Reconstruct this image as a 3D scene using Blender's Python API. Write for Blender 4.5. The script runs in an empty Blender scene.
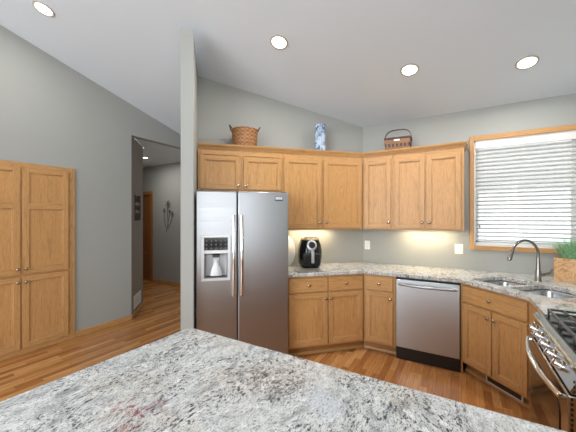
import bpy, bmesh, math, random
from mathutils import Vector, Matrix
random.seed(7)
R = math.radians
Q = math.sqrt(0.5)
S = bpy.context.scene
COL = S.collection

# ------------------------------------------------------------------ camera
H = 1.505
cd = bpy.data.cameras.new('camera'); cam = bpy.data.objects.new('camera', cd); COL.objects.link(cam)
cam.location = (0, 0, H); cam.rotation_euler = (R(90), 0, R(30.5))
cd.sensor_width = 36; cd.lens = 290 / 576 * 36; cd.clip_start = 0.02
cd.shift_y = 2.0 / 576
S.camera = cam

# ------------------------------------------------------------------ exposure, world, daylight
S.view_settings.view_transform = 'Standard'
S.view_settings.look = 'None'
S.view_settings.gamma = 1.0
S.view_settings.exposure = 0.45
S.view_settings.use_curve_mapping = False
w = bpy.data.worlds.new('sky'); S.world = w; w.use_nodes = True
wn = w.node_tree; bg = wn.nodes['Background']
tc = wn.nodes.new('ShaderNodeTexCoord'); sp = wn.nodes.new('ShaderNodeSeparateXYZ'); rp = wn.nodes.new('ShaderNodeValToRGB')
wn.links.new(tc.outputs['Generated'], sp.inputs[0]); wn.links.new(sp.outputs['Z'], rp.inputs[0]); wn.links.new(rp.outputs[0], bg.inputs[0])
rp.color_ramp.elements[0].color = (0.95, 0.95, 0.93, 1); rp.color_ramp.elements[1].color = (0.75, 0.83, 0.93, 1)
bg.inputs[1].default_value = 1.5

def area(name, loc, rot, sx, sy, power, col=(1, 1, 1), shape='RECTANGLE'):
    l = bpy.data.lights.new(name, 'AREA'); l.shape = shape; l.size = sx
    if shape == 'RECTANGLE': l.size_y = sy
    l.energy = power; l.color = col
    o = bpy.data.objects.new(name, l); o.location = loc; o.rotation_euler = rot; COL.objects.link(o)
    return o
# area lamps added in unseen openings behind the camera, standing in for daylight
area('daylight_fill_rear', (-1.9, -4.35, 1.9), (R(90), 0, 0), 4.2, 2.4, 172, (0.90, 0.96, 1.0))
area('daylight_right', (1.30, -1.35, 1.75), (R(90), 0, R(90)), 2.6, 1.5, 30, (0.90, 0.96, 1.0))

# ------------------------------------------------------------------ material helpers
def mat(name, color=(0.5, 0.5, 0.5), rough=0.5, metal=0.0, spec=0.5):
    m = bpy.data.materials.new(name); m.use_nodes = True
    b = m.node_tree.nodes['Principled BSDF']
    b.inputs['Base Color'].default_value = (*color, 1); b.inputs['Roughness'].default_value = rough
    b.inputs['Metallic'].default_value = metal; b.inputs['Specular IOR Level'].default_value = spec
    return m
class G:
    def __init__(s, m):
        s.t = m.node_tree; s.b = s.t.nodes['Principled BSDF']
    def n(s, typ, **kw):
        x = s.t.nodes.new('ShaderNode' + typ)
        for k, v in kw.items():
            if k in x.inputs: x.inputs[k].default_value = v
            else: setattr(x, k, v)
        return x
    def l(s, a, b): s.t.links.new(a, b)
    def obj(s, scale=(1, 1, 1), rot=(0, 0, 0), rnd=False):
        c = s.n('TexCoord'); src = c.outputs['Object']
        if rnd:
            oi = s.n('ObjectInfo'); mm = s.n('VectorMath', operation='SCALE'); mm.inputs[0].default_value = (13, 7, 19)
            s.l(oi.outputs['Random'], mm.inputs['Scale']); ad = s.n('VectorMath', operation='ADD')
            s.l(src, ad.inputs[0]); s.l(mm.outputs[0], ad.inputs[1]); src = ad.outputs[0]
        mp = s.n('Mapping'); mp.inputs['Scale'].default_value = scale; mp.inputs['Rotation'].default_value = rot
        s.l(src, mp.inputs['Vector']); return mp.outputs[0]
    def noise(s, vec, scale, detail=4, rough=0.5, dist=0.0):
        x = s.n('TexNoise', Scale=scale, Detail=detail, Roughness=rough, Distortion=dist); s.l(vec, x.inputs['Vector'])
        return x.outputs['Fac']
    def ramp(s, fac, stops, interp='LINEAR'):
        x = s.n('ValToRGB'); cr = x.color_ramp; cr.interpolation = interp
        while len(cr.elements) < len(stops): cr.elements.new(0.5)
        for e, (p, c) in zip(cr.elements, stops):
            e.position = p; e.color = (*c, 1) if len(c) == 3 else c
        s.l(fac, x.inputs[0]); return x.outputs[0]
    def mix(s, fac, a, b, mode='MIX'):
        x = s.n('Mix', data_type='RGBA', blend_type=mode)
        for i, v in ((0, fac), (6, a), (7, b)):
            if isinstance(v, (int, float)): x.inputs[i].default_value = v
            elif isinstance(v, tuple): x.inputs[i].default_value = (*v, 1)
            else: s.l(v, x.inputs[i])
        return x.outputs[2]
    def math(s, op, a, b=0.0):
        x = s.n('Math', operation=op)
        for i, v in ((0, a), (1, b)):
            if isinstance(v, (int, float)): x.inputs[i].default_value = v
            else: s.l(v, x.inputs[i])
        return x.outputs[0]
    def bump(s, h, strength=0.2, dist=0.002):
        x = s.n('Bump', Strength=strength, Distance=dist); s.l(h, x.inputs['Height']); s.l(x.outputs[0], s.b.inputs['Normal'])
def bw(v): return (v, v, v)

def oak(name, axis, tint=(1, 1, 1), rough=0.38):
    m = mat(name, rough=rough, spec=0.4); g = G(m)
    sc = {'x': (1.2, 22, 22), 'y': (22, 1.2, 22), 'z': (22, 22, 1.2)}[axis]
    v = g.obj(sc, rnd=True)
    warp = g.noise(g.obj(tuple(c * 0.12 for c in sc), rnd=True), 3.2, 2, 0.5, 1.2)
    w_ = g.math('FRACT', g.math('MULTIPLY', warp, 9.0))
    rings = g.ramp(w_, [(0.0, bw(0.35)), (0.2, bw(0.95)), (0.85, bw(1.0)), (1.0, bw(0.4))])
    fine = g.noise(v, 14.0, 5, 0.6, 0.2)
    a = tuple(c * t for c, t in zip((0.42, 0.205, 0.068), tint)); b = tuple(c * t for c, t in zip((0.59, 0.335, 0.138), tint))
    base = g.ramp(fine, [(0.25, a), (0.60, b)])
    c = g.mix(0.30, base, g.mix(1.0, base, rings, 'MULTIPLY'))
    g.l(c, g.b.inputs['Base Color']); g.bump(fine, 0.12, 0.001)
    return m

M = {}
M['oak_z'] = oak('oak_vertical_grain', 'z'); M['oak_x'] = oak('oak_horizontal_grain', 'x'); M['oak_y'] = oak('oak_long_grain', 'y')
M['oak_panel'] = oak('oak_panel_grain', 'z', (1.02, 1.0, 0.97))
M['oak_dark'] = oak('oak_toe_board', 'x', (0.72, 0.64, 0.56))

def paint(name, col, bumpy=0.06, rough=0.85, scale=260):
    m = mat(name, col, rough, spec=0.25); g = G(m)
    v = g.obj(); n = g.noise(v, scale, 3, 0.6)
    big = g.noise(v, 1.3, 2, 0.5)
    c = g.mix(big, tuple(x * 0.97 for x in col), tuple(min(1, x * 1.03) for x in col))
    g.l(c, g.b.inputs['Base Color']); g.bump(n, bumpy, 0.002)
    return m
M['wall'] = paint('grey_wall_paint', (0.382, 0.392, 0.376))
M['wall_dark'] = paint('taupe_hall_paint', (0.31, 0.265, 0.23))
M['ceiling'] = paint('knockdown_ceiling_paint', (0.68, 0.75, 0.825), 0.5, 0.9, 70)
M['white'] = mat('white_plastic', (0.82, 0.82, 0.80), 0.4)
M['white_gloss'] = mat('white_glazed_ceramic', (0.80, 0.81, 0.82), 0.15)
M['black'] = mat('black_plastic', (0.012, 0.012, 0.013), 0.28)
M['black_gloss'] = mat('black_gloss_enamel', (0.008, 0.008, 0.009), 0.08)
M['iron'] = mat('cast_iron', (0.035, 0.035, 0.038), 0.28, 0.0, 0.8)
M['dark_metal'] = mat('dark_bronze_metal', (0.09, 0.08, 0.075), 0.45, 0.8)
M['chrome'] = mat('chrome', (0.82, 0.82, 0.83), 0.10, 1.0)
M['nickel'] = mat('brushed_nickel', (0.30, 0.29, 0.28), 0.26, 1.0)
M['knob'] = mat('satin_brass_nickel_knob', (0.52, 0.43, 0.32), 0.22, 1.0)
M['glass_dark'] = mat('oven_glass', (0.02, 0.018, 0.016), 0.04, 0.0, 0.9)
M['ring'] = mat('fixture_trim_ring', (0.48, 0.44, 0.38), 0.4)
M['floor_grey'] = mat('grey_register_metal', (0.66, 0.64, 0.60), 0.45, 0.0)

def steel(name, col=(0.60, 0.61, 0.63), rough=0.27, axis='x'):
    m = mat(name, col, rough, 1.0); g = G(m)
    sc = {'x': (2, 300, 300), 'z': (300, 300, 2)}[axis]
    n = g.noise(g.obj(sc), 1.0, 3, 0.6)
    r = g.ramp(n, [(0.3, bw(rough - 0.05)), (0.7, bw(rough + 0.07))]); g.l(r, g.b.inputs['Roughness'])
    g.bump(n, 0.012, 0.0003)
    return m
M['steel'] = steel('brushed_stainless', (0.40, 0.41, 0.43), 0.36); M['steel_dw'] = steel('brushed_stainless_panel', (0.52, 0.55, 0.58), 0.42)
M['steel_range'] = steel('polished_range_steel', (0.42, 0.42, 0.41), 0.14); M['steel_sink'] = steel('satin_sink_steel', (0.55, 0.56, 0.57), 0.22)

def granite():
    m = mat('white_grey_granite', rough=0.07, spec=0.5); g = G(m)
    v = g.obj((1, 1, 1)); va = g.obj((2.1, 1.0, 1.0), (0, 0, R(20)))
    warp = g.n('TexNoise', Scale=3.0, Detail=3); g.l(v, warp.inputs['Vector'])
    wv = g.n('VectorMath', operation='MULTIPLY_ADD'); g.l(warp.outputs['Color'], wv.inputs[0]); wv.inputs[1].default_value = (.22, .22, .22); g.l(va, wv.inputs[2])
    vw = wv.outputs[0]
    big = g.noise(vw, 2.4, 3, 0.5, 0.4)
    mid = g.noise(vw, 7.5, 6, 0.62, 0.8)
    base = g.ramp(mid, [(0.32, (0.32, 0.33, 0.335)), (0.43, (0.52, 0.53, 0.53)), (0.52, (0.70, 0.71, 0.70)), (0.64, (0.56, 0.57, 0.57)), (0.75, (0.36, 0.37, 0.375))])
    warm = g.ramp(g.noise(v, 3.2, 4, 0.6, 0.8), [(0.50, bw(0)), (0.66, bw(1))])
    base = g.mix(g.math('MULTIPLY', warm, 0.32), base, (0.60, 0.52, 0.40))
    f1 = g.noise(vw, 38, 7, 0.74, 0.4)
    mott = g.ramp(f1, [(0.53, bw(0)), (0.60, bw(1))])
    base = g.mix(g.math('MULTIPLY', mott, 0.55), base, (0.26, 0.265, 0.27))
    wh = g.ramp(g.noise(vw, 18, 5, 0.7, 0.5), [(0.55, bw(0)), (0.64, bw(1))])
    base = g.mix(g.math('MULTIPLY', wh, 0.8), base, (0.83, 0.835, 0.82))
    f2 = g.noise(vw, 54, 7, 0.75, 0.35)
    gate = g.ramp(big, [(0.38, bw(0.0)), (0.50, bw(0.07)), (0.58, bw(0.12)), (0.70, bw(0.03))])
    def blob(x, y, rad, sx=1.0):
        mp = g.n('Mapping'); mp.vector_type = 'POINT'; mp.inputs['Location'].default_value = (-x / rad, -y / rad * sx, 0); mp.inputs['Scale'].default_value = (1 / rad, sx / rad, 0)
        g.l(v, mp.inputs['Vector']); ln = g.n('VectorMath', operation='LENGTH'); g.l(mp.outputs[0], ln.inputs[0])
        return g.ramp(g.math('ADD', ln.outputs['Value'], g.math('MULTIPLY', g.math('SUBTRACT', g.noise(v, 14, 4, 0.65), 0.5), 1.6)), [(0.45, bw(1)), (1.0, bw(0))])
    tan = blob(-.56, .87, .17, 1.5); burg = blob(-.85, .53, .13, 1.3); clear = blob(-.37, .86, .085)
    f5 = g.ramp(g.noise(vw, 60, 5, 0.7, 0.8), [(0.50, bw(0)), (0.58, bw(1))])
    base = g.mix(g.math('MULTIPLY', g.math('MULTIPLY', tan, f5), 0.75), base, (0.17, 0.125, 0.09))
    base = g.mix(g.math('MULTIPLY', clear, 0.75), base, (0.60, 0.63, 0.66))
    f4 = g.ramp(g.noise(vw, 130, 5, 0.7, 0.2), [(0.54, bw(0)), (0.59, bw(1))])
    base = g.mix(g.math('MULTIPLY', f4, 0.75), base, (0.11, 0.115, 0.12))
    fl = g.ramp(g.math('ADD', f2, gate), [(0.635, bw(0)), (0.67, bw(1))])
    base = g.mix(g.math('MULTIPLY', fl, 0.92), base, (0.035, 0.037, 0.04))
    rb = g.math('MAXIMUM', burg, g.ramp(g.noise(v, 2.1, 3, 0.5, 0.5), [(0.62, bw(0)), (0.72, bw(1))]))
    f3 = g.ramp(g.noise(vw, 22, 5, 0.7, 1.0), [(0.50, bw(0)), (0.60, bw(1))])
    base = g.mix(g.math('MULTIPLY', g.math('MULTIPLY', rb, f3), 0.85), base, (0.26, 0.045, 0.045))
    g.l(base, g.b.inputs['Base Color'])
    return m
M['granite'] = granite()

def floor_mat():
    m = mat('oak_strip_floor', rough=0.22, spec=0.45); g = G(m)
    c = g.n('TexCoord'); s = g.n('SeparateXYZ'); g.l(c.outputs['Object'], s.inputs[0])
    W = 0.060
    col = g.math('FLOOR', g.math('DIVIDE', s.outputs[0], W))
    wn1 = g.n('TexWhiteNoise', noise_dimensions='1D'); g.l(col, wn1.inputs['W'])
    yy = g.math('ADD', g.math('DIVIDE', s.outputs[1], 0.95), g.math('MULTIPLY', wn1.outputs[0], 7.3))
    row = g.math('FLOOR', yy)
    cb = g.n('CombineXYZ'); g.l(col, cb.inputs[0]); g.l(row, cb.inputs[1])
    wn2 = g.n('TexWhiteNoise', noise_dimensions='2D'); g.l(cb.outputs[0], wn2.inputs['Vector'])
    plank = g.ramp(wn2.outputs[0], [(0.0, (0.34, 0.132, 0.040)), (0.35, (0.44, 0.185, 0.058)), (0.75, (0.53, 0.245, 0.082)), (1.0, (0.64, 0.33, 0.13))])
    sh = g.n('VectorMath', operation='ADD'); g.l(c.outputs['Object'], sh.inputs[0])
    cb2 = g.n('CombineXYZ'); g.l(g.math('MULTIPLY', wn2.outputs[0], 9.0), cb2.inputs[2]); g.l(cb2.outputs[0], sh.inputs[1])
    mp = g.n('Mapping'); mp.inputs['Scale'].default_value = (26, 1.6, 1); g.l(sh.outputs[0], mp.inputs['Vector'])
    gr = g.noise(mp.outputs[0], 3.0, 6, 0.65, 0.8)
    grain = g.ramp(gr, [(0.3, bw(0.55)), (0.6, bw(1.1))])
    base = g.mix(0.8, plank, g.mix(1.0, plank, grain, 'MULTIPLY'))
    fx = g.math('FRACT', g.math('DIVIDE', s.outputs[0], W)); fy = g.math('FRACT', yy)
    gx = g.math('LESS_THAN', fx, 0.03); gy = g.math('LESS_THAN', fy, 0.003)
    gap = g.math('MAXIMUM', gx, gy)
    base = g.mix(g.math('MULTIPLY', gap, 0.6), base, (0.08, 0.03, 0.01))
    g.l(base, g.b.inputs['Base Color']); g.bump(gr, 0.06, 0.001)
    return m
M['floor'] = floor_mat()

def emis(name, col, s, base=(0.9, 0.9, 0.9)):
    m = mat(name, base, 0.5); b = m.node_tree.nodes['Principled BSDF']
    b.inputs['Emission Color'].default_value = (*col, 1); b.inputs['Emission Strength'].default_value = s
    return m
M['bulb'] = emis('lit_lamp_diffuser', (1.0, 0.94, 0.82), 6.0)
M['bulb_warm'] = emis('lit_warm_strip', (1.0, 0.80, 0.48), 4.0)

def wicker(name, c1, c2, sx=70, sz=95):
    m = mat(name, rough=0.6); g = G(m)
    c = g.n('TexCoord'); s = g.n('SeparateXYZ'); g.l(c.outputs['Object'], s.inputs[0])
    at = g.math('ARCTAN2', s.outputs[1], s.outputs[0])
    a = g.math('SINE', g.math('MULTIPLY', at, 16)); b = g.math('SINE', g.math('MULTIPLY', s.outputs[2], sz * 1.6))
    w_ = g.math('MULTIPLY', a, b)
    n = g.noise(g.obj(), 90, 3, 0.6)
    f = g.math('ADD', g.math('MULTIPLY', w_, 0.10), g.math('ADD', n, g.math('MULTIPLY', b, 0.07)))
    g.l(g.ramp(f, [(0.3, c1), (0.72, c2)]), g.b.inputs['Base Color']); g.bump(w_, 0.5, 0.004)
    return m
M['wicker'] = wicker('honey_wicker', (0.14, 0.052, 0.018), (0.50, 0.25, 0.10))
M['splint'] = mat('dark_basket_splint', (0.07, 0.032, 0.018), 0.5)
M['splint_mid'] = mat('brown_basket_splint', (0.24, 0.115, 0.05), 0.5)
def pot_mat():
    m = mat('blue_white_glaze', rough=0.12); g = G(m)
    v = g.obj((1, 1, 0.7)); n = g.noise(v, 26, 3, 0.55, 1.0)
    c = g.ramp(n, [(0.42, (0.50, 0.60, 0.72)), (0.52, (0.30, 0.40, 0.55)), (0.58, (0.12, 0.18, 0.32)), (0.66, (0.05, 0.08, 0.16))])
    g.l(c, g.b.inputs['Base Color']); return m
M['delft'] = pot_mat()
def ply():
    m = mat('pale_ring_grain_wood', rough=0.5); g = G(m)
    v = g.obj((1, 1, 2.2)); n = g.noise(v, 3.5, 2, 0.5, 1.0)
    f = g.math('FRACT', g.math('MULTIPLY', n, 14))
    g.l(g.ramp(f, [(0.0, (0.40, 0.20, 0.075)), (0.25, (0.62, 0.37, 0.18)), (0.8, (0.68, 0.44, 0.24)), (1.0, (0.42, 0.22, 0.085))]), g.b.inputs['Base Color'])
    return m
M['planter'] = ply()
def leaf():
    m = mat('grass_leaf_green', (0.09, 0.25, 0.09), 0.45); g = G(m)
    oi = g.noise(g.obj(), 60, 2, 0.5)
    g.l(g.ramp(oi, [(0.3, (0.10, 0.36, 0.17)), (0.7, (0.52, 0.78, 0.45))]), g.b.inputs['Base Color'])
    return m
M['leaf'] = leaf(); M['soil'] = mat('dark_soil', (0.04, 0.03, 0.02), 0.9)
def slat_mat():
    m = mat('white_slat', (0.86, 0.87, 0.86), 0.45); g = G(m)
    tr = g.n('BsdfTranslucent'); tr.inputs[0].default_value = (0.9, 0.92, 0.9, 1)
    ms = g.n('MixShader'); ms.inputs[0].default_value = 0.25
    out = [n for n in m.node_tree.nodes if n.type == 'OUTPUT_MATERIAL'][0]
    g.l(g.b.outputs[0], ms.inputs[1]); g.l(tr.outputs[0], ms.inputs[2]); g.l(ms.outputs[0], out.inputs[0])
    return m
M['slat'] = slat_mat()
def glass():
    m = mat('window_glass', (1, 1, 1), 0.0); g = G(m)
    t = g.n('BsdfTransparent'); gl = g.n('BsdfGlossy'); gl.inputs['Roughness'].default_value = 0.0
    fr = g.n('Fresnel', IOR=1.45); ms = g.n('MixShader')
    out = [n for n in m.node_tree.nodes if n.type == 'OUTPUT_MATERIAL'][0]
    g.l(fr.outputs[0], ms.inputs[0]); g.l(t.outputs[0], ms.inputs[1]); g.l(gl.outputs[0], ms.inputs[2]); g.l(ms.outputs[0], out.inputs[0])
    return m
M['glass'] = glass()
def trivet():
    m = mat('grey_patterned_board', rough=0.4); g = G(m)
    n = g.noise(g.obj((1, 2.5, 1)), 45, 4, 0.7, 1.5)
    g.l(g.ramp(n, [(0.38, (0.05, 0.048, 0.045)), (0.5, (0.20, 0.19, 0.17)), (0.62, (0.42, 0.41, 0.38))]), g.b.inputs['Base Color'])
    return m
M['trivet'] = trivet()
M['snow'] = mat('snow_cover', (0.93, 0.93, 0.92), 0.8)
M['fir'] = mat('grey_fir_needles', (0.16, 0.175, 0.17), 0.9)

# ------------------------------------------------------------------ mesh helpers
class MB:
    def __init__(s): s.v = []; s.f = []; s.mi = []
    def add(s, vs, fs, mi=0):
        k = len(s.v); s.v += [tuple(p) for p in vs]; s.f += [tuple(i + k for i in f) for f in fs]; s.mi += [mi] * len(fs); return s
    def box(s, x0, x1, y0, y1, z0, z1, mi=0):
        return s.add([(x0, y0, z0), (x1, y0, z0), (x1, y1, z0), (x0, y1, z0), (x0, y0, z1), (x1, y0, z1), (x1, y1, z1), (x0, y1, z1)],
                     [(0, 3, 2, 1), (4, 5, 6, 7), (0, 1, 5, 4), (1, 2, 6, 5), (2, 3, 7, 6), (3, 0, 4, 7)], mi)
    def prism(s, poly, z0, z1, mi=0):
        n = len(poly)
        a = sum(poly[i][0] * poly[(i + 1) % n][1] - poly[(i + 1) % n][0] * poly[i][1] for i in range(n))
        if a < 0: poly = poly[::-1]
        vs = [(*p, z0) for p in poly] + [(*p, z1) for p in poly]
        return s.add(vs, [tuple(range(n))[::-1], tuple(range(n, 2 * n))] + [(i, (i + 1) % n, n + (i + 1) % n, n + i) for i in range(n)], mi)
    def tube(s, pts, r, seg=12, mi=0, caps=True):
        pts = [Vector(p) for p in pts]; n = len(pts)
        rs = r if isinstance(r, (list, tuple)) else [r] * n
        t0 = (pts[1] - pts[0]).normalized(); up = Vector((0, 0, 1)) if abs(t0.z) < 0.9 else Vector((1, 0, 0))
        nrm = t0.cross(up).normalized(); vs = []
        for i, p in enumerate(pts):
            t = (pts[min(i + 1, n - 1)] - pts[max(i - 1, 0)]).normalized()
            nrm = (nrm - t * nrm.dot(t)).normalized(); b = t.cross(nrm)
            for k in range(seg):
                a = 2 * math.pi * k / seg; vs.append(p + (nrm * math.cos(a) + b * math.sin(a)) * rs[i])
        fs = [(i * seg + k, i * seg + (k + 1) % seg, (i + 1) * seg + (k + 1) % seg, (i + 1) * seg + k) for i in range(n - 1) for k in range(seg)]
        if caps: fs += [tuple(range(seg))[::-1], tuple((n - 1) * seg + k for k in range(seg))]
        return s.add(vs, fs, mi)
    def lathe(s, prof, seg=24, mi=0, c=(0, 0, 0), mat4=None):
        vs = []
        for (r, z) in prof:
            for k in range(seg):
                a = 2 * math.pi * k / seg; vs.append(Vector((r * math.cos(a), r * math.sin(a), z)))
        if mat4 is not None: vs = [mat4 @ v for v in vs]
        vs = [v + Vector(c) for v in vs]; n = len(prof)
        fs = [(i * seg + k, i * seg + (k + 1) % seg, (i + 1) * seg + (k + 1) % seg, (i + 1) * seg + k) for i in range(n - 1) for k in range(seg)]
        if prof[0][0] > 1e-6: fs.append(tuple(range(seg))[::-1])
        if prof[-1][0] > 1e-6: fs.append(tuple((n - 1) * seg + k for k in range(seg)))
        return s.add(vs, fs, mi)
    def sweep(s, prof, xl, xr, kl=0.0, kr=0.0, mi=0):
        """profile of (y, z) run along x; the ends shift with y by kl and kr (mitres)"""
        n = len(prof); vs = [(xl + kl * y, y, z) for y, z in prof] + [(xr + kr * y, y, z) for y, z in prof]
        return s.add(vs, [tuple(range(n)), tuple(range(n, 2 * n))[::-1]] + [(i, i + n, (i + 1) % n + n, (i + 1) % n) for i in range(n)], mi)
    def build(s, name, mats, parent=None, bevel=0, seg=2, smooth=True, loc=(0, 0, 0), rotz=0.0):
        me = bpy.data.meshes.new(name); me.from_pydata(s.v, [], s.f)
        if not isinstance(mats, (list, tuple)): mats = [mats]
        for m in mats: me.materials.append(M[m] if isinstance(m, str) else m)
        for p, i in zip(me.polygons, s.mi): p.material_index = i
        bm = bmesh.new(); bm.from_mesh(me); bmesh.ops.recalc_face_normals(bm, faces=bm.faces); bm.to_mesh(me); bm.free()
        if smooth:
            for p in me.polygons: p.use_smooth = True
            me.set_sharp_from_angle(angle=R(35))
        o = bpy.data.objects.new(name, me); COL.objects.link(o); o.location = loc; o.rotation_euler = (0, 0, rotz)
        if parent: o.parent = parent
        if bevel:
            b = o.modifiers.new('bevel', 'BEVEL'); b.width = bevel; b.segments = seg; b.limit_method = 'ANGLE'; b.angle_limit = R(35)
        return o
def empty(name, loc=(0, 0, 0), rotz=0.0):
    o = bpy.data.objects.new(name, None); COL.objects.link(o); o.location = loc; o.rotation_euler = (0, 0, rotz); o.empty_display_size = 0.1
    return o
def tag(o, label, cat, group=None):
    o['label'] = label; o['category'] = cat
    if group: o['group'] = group
    return o
def struct(o): o['kind'] = 'structure'; return o

# ------------------------------------------------------------------ layout frames (x to the right along the front, y into the wall)
C0 = Vector((-0.9325, 3.2923)); P1 = Vector((0.035, 3.2923)); P2 = P1 + 0.64 * Vector((Q, -Q))
WC = Vector((-1.1189, 3.902)); U0 = Vector((-1.0335, 3.6042))
ROT_A, ROT_B, ROT_D, ROT_C, ROT_L = R(45), 0.0, R(-45), R(-90), R(90)
def fr(o, rot, x, y): c, s = math.cos(rot), math.sin(rot); return (o[0] + c * x - s * y, o[1] + s * x + c * y)
XR = 1.10      # right wall
XL = -4.166    # left wall
YB = 3.902     # window wall
YR = -4.5      # rear wall
def cz(x, y): return 2.735 + 0.255 * (3.902 - y) + 0.03 * max(0.0, -1.119 - x)

# ------------------------------------------------------------------ room shell
fl = struct(MB().box(-9.2, 1.6, -4.8, 7.5, -0.1, 0.0).build('floor', 'floor'))
# vaulted ceiling, ridge at y = -0.9
mb = MB(); xs = [-4.3, -1.119, 1.25]; ys = [4.05, -0.9, -4.7]
def czz(x, y): return cz(x, y) if y > -0.9 else cz(x, -0.9) - 0.255 * (-0.9 - y)
for t in (0.0, 0.12):
    for y in ys:
        for x in xs: mb.v.append((x, y, czz(x, y) + t))
fs = []
for j in range(2):
    for i in range(2):
        a = j * 3 + i; fs.append((a, a + 1, a + 4, a + 3)); b = a + 9; fs.append((b, b + 3, b + 4, b + 1))
rim = [0, 1, 2, 5, 8, 7, 6, 3]
for i in range(8):
    a, b = rim[i], rim[(i + 1) % 8]; fs.append((a, b, b + 9, a + 9))
mb.f += fs; mb.mi += [0] * len(fs)
struct(mb.build('ceiling', 'ceiling', smooth=False))

def wall_seg(mb, p, q, z0, z1a, z1b=None, t=0.12, side=1, z0b=None):
    """upright slab from p to q; thickness t goes to the left (side=1) of p->q; top may slope"""
    p, q = Vector(p), Vector(q); d = (q - p).normalized(); n = Vector((-d.y, d.x)) * t * side
    z1b = z1a if z1b is None else z1b; z0b = z0 if z0b is None else z0b
    a, b, c, e = p, q, q + n, p + n
    mb.add([(*a, z0), (*b, z0b), (*c, z0b), (*e, z0), (*a, z1a), (*b, z1b), (*c, z1b), (*e, z1a)],
           [(0, 3, 2, 1), (4, 5, 6, 7), (0, 1, 5, 4), (1, 2, 6, 5), (2, 3, 7, 6), (3, 0, 4, 7)])
E_ = 0.03
# window wall with its opening
WX0, WX1, WZ0, WZ1 = 0.150, 1.030, 1.195, 2.372
mb = MB()
wall_seg(mb, (WC.x, YB), (WX0, YB), 0, 2.76); wall_seg(mb, (WX1, YB), (XR + .12, YB), 0, 2.76)
wall_seg(mb, (WX0, YB), (WX1, YB), 0, WZ0); wall_seg(mb, (WX0, YB), (WX1, YB), WZ1, 2.76)
struct(mb.build('wall_window_side', 'wall', smooth=False))
# diagonal wall behind the fridge
AL = fr(WC, ROT_A, -2.17, 0); AP = fr(WC, ROT_A, -2.14, 0)
mb = MB(); wall_seg(mb, AL, WC, 0, cz(*AL) + .02, 2.76); struct(mb.build('wall_diagonal', 'wall', smooth=False))
# wing wall beside the fridge, running on as the side of the hall
mb = MB(); e0 = fr(WC, ROT_A, -2.14, -0.80); e1 = fr(WC, ROT_A, -2.14, 0.0); e2 = fr(WC, ROT_A, -2.14, 2.64)
wall_seg(mb, e0, e1, 0, 3.20, 3.17, t=0.108); wall_seg(mb, e1, e2, 0, 3.17, cz(*e2) - .0, t=0.108)
struct(mb.build('wall_wing', 'wall', smooth=False))
# left wall: recess for the pantry, opening into the hall
PY0, PY1, PZ = 0.755, 1.765, 2.112
HY = 2.516
mb = MB()
def lseg(y0, y1, z0, z1=None): wall_seg(mb, (XL, y0), (XL, y1), z0, czz(XL, y0) + .02 if z1 is None else z1, czz(XL, y1) + .02 if z1 is None else z1)
lseg(YR, -0.9, 0); lseg(-0.9, PY0, 0); lseg(PY0, PY1, PZ); lseg(PY1, HY, 0); lseg(HY, 3.80, 2.73)
struct(mb.build('wall_left', 'wall', smooth=False))
# hall walls
D1 = (XL, HY); D2 = (-4.685, 3.035)
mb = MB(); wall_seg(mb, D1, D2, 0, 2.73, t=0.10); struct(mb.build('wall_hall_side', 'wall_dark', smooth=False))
HF = 4.285; DX0, DX1, DZ = -7.15, -6.30, 2.07
mb = MB(); wall_seg(mb, (-9.0, HF), (DX0, HF), 0, 2.73); wall_seg(mb, (DX1, HF), (-4.70, HF), 0, 2.73); wall_seg(mb, (DX0, HF), (DX1, HF), DZ, 2.73)
struct(mb.build('wall_hall_end', 'wall', smooth=False))
mb = MB(); wall_seg(mb, (-4.80, 3.10), (-9.0, 3.10), 0, 2.73, t=0.1); wall_seg(mb, (-9.0, 3.0), (-9.0, HF + .1), 0, 2.73)
wall_seg(mb, (-8.2, 6.2), (-5.0, 6.2), 0, 2.73); wall_seg(mb, (-5.2, HF + .12), (-5.2, 6.2), 0, 2.73, side=-1); wall_seg(mb, (-8.2, HF + .12), (-8.2, 6.2), 0, 2.73)
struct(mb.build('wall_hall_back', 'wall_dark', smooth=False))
struct(MB().prism([(-9.2, 3.0), (-4.77, 3.12), (XL - .12, 2.64), (XL - .12, 3.98), (-4.65, 4.4), (-4.9, 6.4), (-9.2, 6.4)], 2.73, 2.80).build('ceiling_hall', 'ceiling', smooth=False))
# right wall with a long window in the living end, rear wall with a glazed opening
mb = MB()
def rseg(y0, y1, z0, z1=None):
    wall_seg(mb, (XR, y0), (XR, y1), z0, czz(XR, y0) + .02 if z1 is None else z1, czz(XR, y1) + .02 if z1 is None else z1, side=-1)
rseg(0.05, YB, 0); rseg(-0.9, 0.05, 2.55); rseg(-0.9, 0.05, 0, 0.95); rseg(-2.7, -0.9, 2.55); rseg(-2.7, -0.9, 0, 0.95); rseg(YR, -2.7, 0)
struct(mb.build('wall_right', 'wall', smooth=False))
mb = MB(); zt = 3.1
wall_seg(mb, (-4.3, YR), (-4.0, YR), 0, 3.15, side=-1); wall_seg(mb, (0.2, YR), (1.2, YR), 0, 3.15, side=-1)
wall_seg(mb, (-4.0, YR), (0.2, YR), 3.05, 3.15, side=-1)
struct(mb.build('wall_rear', 'wall', smooth=False))

# baseboards
def board(name, p, q, side, h=0.078, t=0.014, z0=0.0):
    mb = MB(); wall_seg(mb, p, q, z0, z0 + h, t=t, side=side)
    return struct(mb.build(name, 'oak_y', bevel=0.003))
board('baseboard_left', (XL, PY1 + .012), (XL, HY), -1)
board('baseboard_hall_side', (XL + .0, HY), D2, -1, h=0.07)
board('baseboard_hall_end', (DX1 + .09, HF), (-4.70, HF), -1)
board('baseboard_rear_left', (XL, YR), (XL, PY0 - .02), -1)

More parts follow.
